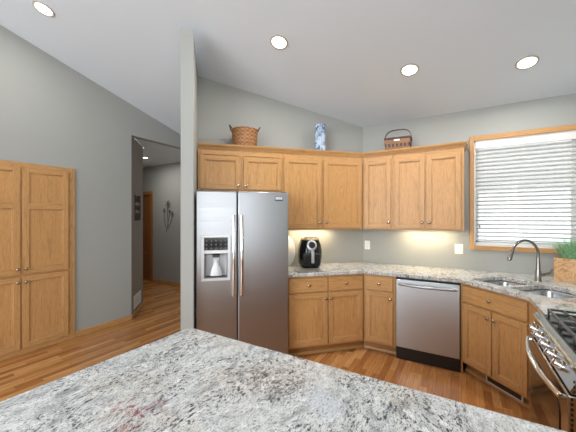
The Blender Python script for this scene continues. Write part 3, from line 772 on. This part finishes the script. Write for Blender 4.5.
for r_ in range(3):
    for k in range(5):
        x = rx0 + .022 + k * .044; z = 1.215 + r_ * .036; mb = MB().lathe([(0, .0015), (.0085, .0015), (.009, 0)], 12, mat4=Matrix.Rotation(R(90), 4, 'X'), c=(x, -.006, z)); mb.build('panel_button', 'button', cp)
xm = (rx0 + rx1) / 2
MB().box(xm - .035, xm + .035, .004, .045, rz1 - .035, rz1 - .011).build('spout', 'black', dL, bevel=.004)
MB().prism([(xm - .028, .040), (xm + .028, .040), (xm + .028, .050), (xm - .028, .050)], rz0 + .05, rz1 - .05).build('paddle', 'disp_frame', dL, bevel=.003)
mb = MB().box(rx0 + .014, rx1 - .014, .004, .052, rz0 + .012, rz0 + .018); mb.build('drip_tray', 'black', dL)
MB().lathe([(.0, 0), (.060, 0), (.060, .012), (.052, .05), (.036, .09), (.020, .115), (.015, .13), (.015, .15)], 18, c=(xm, .026, rz0 + .019), mat4=Matrix.Diagonal((1, .38, 1, 1))).build('water_cradle', 'disp_frame', dL)
for x, par in ((-.515 - .040, dL), (-.515 + .036, dR)):
    n = 14; pts = []; 
    for k in range(n + 1):
        u = k / n; pts.append((x, -.034 - .034 * math.sin(math.pi * u), .755 + u * .775))
    hb = MB().tube(pts, .0165, 14); hb.tube([(x, .0, .775), (x, -.035, .775)], .010, 10).tube([(x, .0, 1.51), (x, -.035, 1.51)], .010, 10)
    hb.build('handle', 'chrome', par)
bd = MB().box(-.142, -.062, -.004, -.0003, 1.677, 1.722).build('badge', 'fridge_side', dR, bevel=.001)
MB().box(-.138, -.066, -.0047, -.0042, 1.690, 1.717).build('badge_bar', 'disp_frame', bd)
for xa in (-FW + .002, -.06): MB().box(xa, xa + .058, .08, .13, FH - .011, FH + .012).build('hinge_cover', 'fridge_side', fg, bevel=.003)

# ------------------------------------------------------------------ dishwasher
dw = tag(empty('dishwasher', (*fr(C0, 0, .347, 0), 0)), 'stainless steel dishwasher with a bowed bar handle and black kick plate', 'dishwasher')
DW_ = .600
MB().box(.004, DW_ - .004, .012, .58, .105, .870).build('tub', 'black', dw)
MB().box(.002, DW_ - .002, -.006, .0115, .130, .866).build('door_edge', 'black', dw)
dd = MB().box(.006, DW_ - .006, -.030, -.0065, .134, .852).build('door', 'steel_dw', dw, bevel=.005, seg=3)
MB().box(.004, DW_ - .004, -.014, .03, .003, .128).build('kick_plate', 'black', dw, bevel=.003)
pts = [(.035 + (DW_ - .07) * k / 16, -.046 - .042 * math.sin(math.pi * k / 16), .805) for k in range(17)]
mb = MB().tube(pts, .0145, 12); mb.tube([(.045, -.028, .803), (.045, -.05, .803)], .010, 10).tube([(DW_ - .045, -.028, .803), (DW_ - .045, -.05, .803)], .010, 10)
mb.build('handle', 'steel', dd)

# ------------------------------------------------------------------ gas range
sv = tag(empty('gas_range', (.400, RY0 - .002, 0), ROT_C), 'stainless steel slide-in gas stove with black grates and front knobs', 'stove')
SW = .756
MB().box(.004, SW - .004, .045, .665, .03, .868).build('body', 'fridge_side', sv)
MB().box(.02, SW - .02, .07, .60, .001, .029).build('base', 'black', sv)
ct = MB(); ct.box(0, SW, .045, .672, .869, .912)
ct.sweep([(0.0, .893), (-.004, .905), (.004, .916), (.030, .922), (.046, .918), (.046, .869), (.012, .869)], 0, SW)
ct.box(0, .016, .046, .672, .912, .918).box(SW - .016, SW, .046, .672, .912, .918).box(.016, SW - .016, .655, .672, .912, .918)
ct.build('cooktop', 'steel_range', sv, bevel=.002)
MB().box(.018, SW - .018, .048, .653, .9125, .9155).build('cooktop_well', 'black_gloss', sv)
cpn = MB().sweep([(.012, .868), (-.016, .806), (-.010, .797), (.044, .797), (.044, .868)], .002, SW - .002).build('control_panel', 'steel_range', sv, bevel=.002)
nrm = Matrix.Rotation(R(90 - 24), 4, 'X')
for k in range(5):
    x = .075 + k * .125
    kb = MB().lathe([(.024, .0), (.024, .005), (.020, .007), (.019, .010), (.0175, .026), (.016, .029), (0, .029)], 20, mat4=nrm, c=(x, -.002, .837)).build('control_knob', 'chrome', cpn)
    g2 = MB().box(-.004, .004, -.016, .016, .027, .034); g2.v = [tuple(nrm @ Vector(p) + Vector((x, -.002, .837))) for p in g2.v]
    g2.build('knob_grip', 'chrome', kb, bevel=.001)
od = MB()
od.box(.002, SW - .002, -.022, .043, .205, .790)
odo = od.build('oven_door', 'steel_range', sv, bevel=.006, seg=3)
ow = MB().prism([(x, z) for x, z in rrect(.075, SW - .105, .235, .700, .05)], 0, .003)
ow.v = [(x, -.0225 - z, y) for x, y, z in ow.v]; ow.build('oven_window', 'glass_dark', odo)
mb = MB()
for k in range(24): mb.box(SW - .0022, SW - .0008, -.013, -.005, .772 - k * .0205, .783 - k * .0205)
mb.build('vent_slots', 'black', odo)
mb = MB()
for k in range(3): mb.box(SW - .0022, SW - .0008, -.006, .001, .803 + k * .0205, .814 + k * .0205)
mb.build('vent_slots', 'black', cpn)
n = 18; pts = []
for k in range(n + 1):
    u = k / n; pts.append((.035 + (SW - .07) * u, -.034 - .034 * math.sin(math.pi * u) ** .8, .762))
mb = MB().tube(pts, .0125, 12); mb.tube([(.045, -.018, .762), (.045, -.042, .762)], .011, 10).tube([(SW - .045, -.018, .762), (SW - .045, -.042, .762)], .011, 10)
mb.build('handle', 'chrome', odo)
dwr = MB().box(.002, SW - .002, -.020, .043, .040, .198).build('storage_drawer', 'steel_range', sv, bevel=.005, seg=3)
# burners and grates
for bx_, by_, br in ((.16, .20, .045), (.16, .50, .036), (.378, .35, .05), (.596, .20, .04), (.596, .50, .045)):
    bn = MB().lathe([(br + .018, 0), (br + .012, .008), (br, .010), (br, .018), (0, .018)], 20, c=(bx_, by_, .9155)).build('burner', 'iron', sv)
    MB().lathe([(br * .8, 0), (br * .85, .004), (br * .7, .009), (0, .010)], 20, c=(bx_, by_, .9338)).build('burner_cap', 'black', bn)
for gi in range(3):
    x0 = .024 + gi * .2375; x1 = x0 + .232; y0, y1 = .060, .645; gz = .948; mb = MB(); t = .006
    mb.box(x0, x1, y0, y0 + .012, gz, gz + .012).box(x0, x1, y1 - .012, y1, gz, gz + .012).box(x0, x0 + .012, y0 + .012, y1 - .012, gz, gz + .012).box(x1 - .012, x1, y0 + .012, y1 - .012, gz, gz + .012)
    cx = (x0 + x1) / 2
    for yy in (.13, .20, .27, .35, .43, .50, .57):
        mb.box(x0 + .012, cx - .022, yy - t, yy + t, gz + .001, gz + .016); mb.box(cx + .022, x1 - .012, yy - t, yy + t, gz + .001, gz + .016)
    mb.box(cx - t, cx + t, y0 + .012, .16, gz + .001, gz + .016).box(cx - t, cx + t, .25, .46, gz + .001, gz + .016).box(cx - t, cx + t, .54, y1 - .012, gz + .001, gz + .016)
    for fx in (x0 + .006, x1 - .006):
        for fy in (y0 + .006, y1 - .006): mb.box(fx - .005, fx + .005, fy - .005, fy + .005, .916, gz)
    mb.build('grate', 'iron', sv, bevel=.002)

# ------------------------------------------------------------------ worktop objects on the diagonal run
tp = fr(C0, ROT_A, -.69, .10)
tv = tag(MB().prism(rrect(-.145, .145, -.10, .10, .012), 0, .006).build('cutting_board', 'trivet', loc=(*fr(C0, ROT_A, -.635, .10), .9145), rotz=ROT_A, bevel=.0015), 'thin grey patterned glass board lying in front of the air fryer', 'cutting board')
af = tag(empty('air_fryer', (*fr(C0, ROT_A, -.530, .365), .9145), ROT_A + R(-8)), 'black egg-shaped air fryer with a silver handle on the granite counter', 'air fryer')
def egg(z, pr):  # superellipse ring
    rx, ry, sq = pr; out = []
    for k in range(32):
        a = 2 * math.pi * k / 32; ca, sa = math.cos(a), math.sin(a)
        out.append((rx * abs(ca) ** sq * (1 if ca >= 0 else -1), ry * abs(sa) ** sq * (1 if sa >= 0 else -1), z))
    return out
lv = [(0, (.105, .115, .7)), (.01, (.118, .128, .75)), (.06, (.135, .142, .78)), (.13, (.145, .150, .8)), (.20, (.144, .150, .8)), (.27, (.132, .140, .8)), (.325, (.110, .120, .85)), (.345, (.088, .098, .9))]
vs = []; fs = []
for z, p in lv: vs += egg(z, p)
for i in range(len(lv) - 1):
    for k in range(32): fs.append((i * 32 + k, i * 32 + (k + 1) % 32, (i + 1) * 32 + (k + 1) % 32, (i + 1) * 32 + k))
fs += [tuple(range(32))[::-1], tuple((len(lv) - 1) * 32 + k for k in range(32))]
MB().add(vs, fs).build('housing', 'black_gloss', af)
M['champagne'] = mat('pale_champagne_lid', (.52, .42, .27), .25, .5)
lv2 = [(.328, (.112, .122, .85)), (.352, (.104, .114, .86)), (.368, (.085, .095, .9))]
vs = []; fs = []
for z, p in lv2: vs += egg(z, p)
for i in range(2):
    for k in range(32): fs.append((i * 32 + k, i * 32 + (k + 1) % 32, (i + 1) * 32 + (k + 1) % 32, (i + 1) * 32 + k))
fs += [tuple(range(32))[::-1], tuple(64 + k for k in range(32))]
MB().add(vs, fs).build('lid', 'champagne', af)
M['silver'] = mat('silver_plastic', (.60, .61, .63), .3, .6)
rx_ = Matrix.Rotation(R(90 - 12), 4, 'X')
MB().lathe([(.058, 0), (.058, .018), (.052, .022), (.0, .022)], 28, mat4=rx_ @ Matrix.Diagonal((1, 1.1, 1, 1)), c=(0, -.125, .268)).build('dial_ring', 'silver', af)
MB().lathe([(.038, 0), (.038, .006), (.034, .012), (0, .013)], 24, mat4=rx_, c=(0, -.147, .275)).build('dial', 'black', af)
bk = MB(); bk.box(-.105, .105, -.156, -.10, .03, .178); bko = bk.build('basket_drawer', 'black', af, bevel=.02, seg=4)
hd_ = MB().box(-.017, .017, -.212, -.185, .070, .212).box(-.013, .013, -.186, -.110, .180, .208); hd_.build('drawer_handle', 'silver', bko, bevel=.006, seg=3)
# round white board leaning on the wall behind the fridge edge
pb = MB().lathe([(0, 0), (.135, 0), (.142, .004), (.142, .010), (.135, .014), (0, .014)], 40)
mt = Matrix.Rotation(R(82), 4, 'X') @ Matrix.Diagonal((.72, 1.3, 1, 1)); pb.v = [tuple(mt @ Vector(p)) for p in pb.v]
zmin = min(p[2] for p in pb.v)
pbo = pb.build('platter', 'white_gloss', loc=(*fr(C0, ROT_A, -.775, .515), .9145 - zmin), rotz=ROT_A)
tag(pbo, 'oval white platter leaning on the wall between fridge and air fryer', 'platter')

# ------------------------------------------------------------------ things on top of the wall cabinets
TZ = UZ1 + .001
bk = tag(empty('wicker_basket', (*fr(U0, ROT_A, -1.46, .105), TZ), ROT_A), 'round honey-brown wicker basket with two ear handles above the fridge', 'basket')
hb_ = .235
MB().lathe([(0, .004), (.122, 0), (.130, .02), (.139, .10), (.146, .19), (.151, hb_ - .012), (.157, hb_ - .006), (.155, hb_ + .004), (.143, hb_), (.136, .19), (.120, .02), (0, .012)], 40).build('body', 'wicker', bk)
mb = MB(); mb.tube([(.150 * math.cos(a), .150 * math.sin(a), hb_) for a in [2 * math.pi * k / 40 for k in range(41)]], .008, 8)
mb.build('rim', 'wicker', bk)
for s_ in (-1, 1):
    pts = [(s_ * (.150 + .026 * math.sin(math.pi * k / 10)), -.055 + .11 * k / 10, hb_ + .004 + .050 * math.sin(math.pi * k / 10)) for k in range(11)]
    MB().tube(pts, .007, 8).build('ear_handle', 'splint', bk)
vz = tag(empty('vase', (*fr(U0, ROT_A, -.523, .12), TZ)), 'tall cylindrical blue and white vase on the oak cabinets', 'vase')
MB().lathe([(0, 0), (.060, 0), (.066, .006), (.068, .02), (.066, .10), (.066, .30), (.070, .355), (.072, .375), (.068, .382), (.062, .376), (.060, .34), (.058, .02), (0, .015)], 32).build('body', 'delft', vz)
pk = tag(empty('picnic_basket', (*fr(U0, ROT_B, .392, .135), TZ), R(3)), 'dark brown woven basket with a tall swing handle, on cabinets near the window', 'basket')
bw_, bd_, bh = .146, .095, .185
mb = MB()
def taper_box(m_, w0, d0, w1, d1, z0, z1, mi=0):
    m_.add([(-w0, -d0, z0), (w0, -d0, z0), (w0, d0, z0), (-w0, d0, z0), (-w1, -d1, z1), (w1, -d1, z1), (w1, d1, z1), (-w1, d1, z1)],
           [(0, 3, 2, 1), (4, 5, 6, 7), (0, 1, 5, 4), (1, 2, 6, 5), (2, 3, 7, 6), (3, 0, 4, 7)], mi)
taper_box(mb, bw_ - .012, bd_ - .01, bw_, bd_, 0, bh)
mb.build('body', 'splint', pk, bevel=.004)
mb = MB()
for z0, z1 in ((.012, .040), (.052, .080), (.118, .168)):
    a = z0 / bh * .012; taper_box(mb, bw_ - .012 + a + .003, bd_ - .01 + a + .003, bw_ - .012 + a + .004, bd_ - .01 + a + .004, z0, z1)
mb.build('weavers', 'splint_mid', pk, bevel=.002)
for k in range(6):
    x = -.110 + k * .044
    for ya, yc in ((-bd_ - .004, -bd_ + .012), (bd_ - .012, bd_ + .004)): MB().box(x - .009, x + .009, ya, yc, .078, .120).build('stake', 'splint_mid', pk)
MB().box(-bw_ - .004, bw_ + .004, -bd_ - .004, bd_ + .004, bh - .010, bh + .010).build('lid', 'splint', pk, bevel=.004)
pts = [(-(bw_ + .008) * math.cos(math.pi * k / 20) ** 1 if True else 0, 0, 0) for k in range(0)]
pts = []
for k in range(21):
    a = math.pi * k / 20; ca = math.cos(a); pts.append((-(bw_ + .010) * abs(ca) ** .6 * (1 if ca >= 0 else -1), 0, .150 + .155 * math.sin(a) ** .75))
mb = MB()
vs = []; fs = []
for k, p in enumerate(pts):
    t_ = Vector(pts[min(k + 1, 20)]) - Vector(pts[max(k - 1, 0)]); t_.normalize(); nn = Vector((-t_.z, 0, t_.x)) * .0035
    for sy in (-.013, .013):
        for sg in (-1, 1): vs.append((p[0] + nn.x * sg, sy, p[2] + nn.z * sg))
for k in range(20):
    a = k * 4; b = a + 4
    for i, j in ((0, 1), (1, 3), (3, 2), (2, 0)): fs.append((a + i, a + j, b + j, b + i))
fs += [(0, 1, 3, 2), (80, 81, 83, 82)]
mb.add(vs, fs).build('swing_handle', 'splint', pk)
MB().box(-.035, .030, -bd_ - .010, -bd_ - .005, .146, .166).build('name_plate', 'white', pk)

# ------------------------------------------------------------------ wall plates
def plate(o2, rot, x, z, lab, cat, name, kind):
    p = fr(o2, rot, x, -.001); t = tag(empty(name, (*p, z), rot), lab, cat)
    wv = .036 if kind == 'outlet' else .042
    MB().box(-wv, wv, -.006, 0, -.058, .058).build('cover_plate', 'white', t, bevel=.003)
    if kind == 'outlet':
        for s_ in (-1, 1):
            r_ = MB().prism(rrect(-.016, .016, -.014, .014, .008), 0, .002); r_.v = [(a, -.0062 - c, b + s_ * .022) for a, b, c in r_.v]
            so = r_.build('socket', 'white', t)
            MB().box(-.007, -.005, -.0088, -.0083, s_ * .022 - .004, s_ * .022 + .006).box(.005, .007, -.0088, -.0083, s_ * .022 - .004, s_ * .022 + .006).build('slots', 'black', so)
    else:
        for s_ in (-1, 1):
            MB().box(s_ * .018 - .006, s_ * .018 + .006, -.013, -.0062, -.012, .012).build('toggle', 'white', t, bevel=.002)
plate(WC, ROT_B, .060, 1.143, 'white duplex outlet on the wall near the corner, right of the air fryer', 'outlet', 'wall_outlet', 'outlet')
plate(WC, ROT_B, 1.119, 1.146, 'white double switch plate on the wall just left of the window', 'switch', 'light_switch', 'switch')
tag(MB().lathe([(0, .012), (.006, .011), (.007, 0)], 10, mat4=Matrix.Rotation(R(90), 4, 'X')).build('wall_hook', 'knob', loc=(-.57, YB - .0005, 1.265)), 'tiny round hook on the wall under the cabinets above the dishwasher', 'hook')

# ------------------------------------------------------------------ ceiling cans
def can(x, y, lab, r=.083, pw=9.5, flat=None):
    z = cz(x, y) if flat is None else flat
    t = tag(empty('recessed_light', (x, y, z - .001)), lab, 'ceiling light', 'round recessed ceiling lights')
    if flat is None: t.rotation_euler = (math.atan(-.255), math.atan(.03) if x < -1.119 else 0, 0)
    prof = [(r * .80, -.001), (r * .84, -.007), (r, -.006), (r * 1.03, -.001), (r * 1.03, 0), (r * .80, 0)]
    vs = []; n = 36
    for rr, zz in prof:
        for k in range(n): a = 2 * math.pi * k / n; vs.append((rr * math.cos(a), rr * math.sin(a), zz))
    fs = [(i * n + k, i * n + (k + 1) % n, ((i + 1) % 6) * n + (k + 1) % n, ((i + 1) % 6) * n + k) for i in range(6) for k in range(n)]
    MB().add(vs, fs).build('trim_ring', 'ring', t)
    MB().lathe([(0, -.004), (r * .79, -.003), (r * .79, -.0005), (0, -.0005)], 36).build('diffuser', 'bulb', t)
    a = area('recessed_lamp', (0, 0, -.012), (0, 0, 0), r * 1.4, 0, pw, (1.0, .96, .90), 'DISK'); a.parent = t
    return t
can(-3.40, 1.196, 'round recessed ceiling light farthest left, over the passage by the pantry', pw=6)
can(-1.452, 2.30, 'round recessed ceiling light in front of the fridge, second from left')
can(-.415, 3.045, 'round recessed ceiling light above the dishwasher, third from left')
can(.522, 3.30, 'round recessed ceiling light farthest right, above the sink')
for x in (-3.40, -1.45, .1):
    pass
can(-5.48, 3.60, 'small recessed ceiling light in the hallway beyond the opening', r=.055, pw=7, flat=2.73)

# ------------------------------------------------------------------ hall things
sg = tag(empty('wall_sign', (*fr(D1, R(135), .34, -.002), 1.665), R(135)), 'dark brown cut-out word sign hanging on the taupe hall wall', 'wall sign')
mb = MB(); random.seed(11)
# three stacked rows of chunky cut-out strokes, joined by thin rails
for (z0, z1, n_) in ((.075, .205, 5), (-.050, .055, 5), (-.205, -.070, 6)):
    w0 = .34 / n_
    for k in range(n_):
        a = -.17 + k * w0; h0 = z0 + random.uniform(0, .02); h1 = z1 - random.uniform(0, .03)
        mb.box(a + .006, a + .024, -.012, -.001, h0, h1)
        zc_ = random.choice((h0, (h0 + h1) / 2, h1 - .018)); mb.box(a + .024, a + w0, -.012, -.001, zc_, zc_ + .018)
mb.box(-.17, -.16, -.010, -.001, -.20, .20).box(.155, .165, -.010, -.001, -.20, .20)
M['sign'] = mat('dark_brown_sign_wood', (.055, .03, .022), .6)
mb.build('cut_out_strokes', 'sign', sg)
vt = tag(empty('wall_register', (*fr(D1, R(135), .335, -.001), .215), R(135)), 'white return air grille low on the taupe hall wall', 'air vent')
mb = MB(); mb.box(-.215, .215, -.008, 0, .078, .10).box(-.215, .215, -.008, 0, -.10, -.078).box(-.215, -.192, -.008, 0, -.078, .078).box(.192, .215, -.008, 0, -.078, .078)
mb.build('frame', 'white', vt, bevel=.002)
mb = MB()
for k in range(13): mb.box(-.192, .192, -.006, -.001, -.076 + k * .012, -.076 + k * .012 + .0075)
mb.build('louvres', 'white', vt)
fx, fz = -5.68, 1.55
ws = tag(empty('metal_flower_wall_art', (fx, HF - .004, fz)), 'dark metal flower stems hanging on the wall at the end of the hall', 'wall art')
mb = MB()
def stem(pts): mb.tube([(x, -.012, z) for x, z in pts], .005, 6)
stem([(-.05, -.36), (.0, -.26), (.02, -.15), (.0, .0), (.0, .12), (.02, .20)]); stem([(-.02, -.30), (-.08, -.18), (-.12, -.02), (-.11, .06)])
stem([(.0, -.26), (.09, -.17), (.15, -.08), (.16, .0)]); stem([(.02, -.12), (.06, -.02), (.07, .08)])
mb.build('stems', 'dark_metal', ws)
for cx, cz_, r_ in ((.02, .26, .095), (-.11, .12, .06), (.17, .04, .065), (.08, .10, .04)):
    mb = MB()
    for k in range(6):
        a = 2 * math.pi * k / 6 + .3; c1, s1 = math.cos(a), math.sin(a); w_ = r_ * .26
        pts = []
        for u in range(9):
            th = 2 * math.pi * u / 8; p = r_ * (.52 - .48 * math.cos(th)); q2 = w_ * math.sin(th)
            pts.append((cx + c1 * p - s1 * q2, -.014, cz_ + s1 * p + c1 * q2))
        mb.tube(pts, .0035, 5)
    mb.build('flower', 'dark_metal', ws)
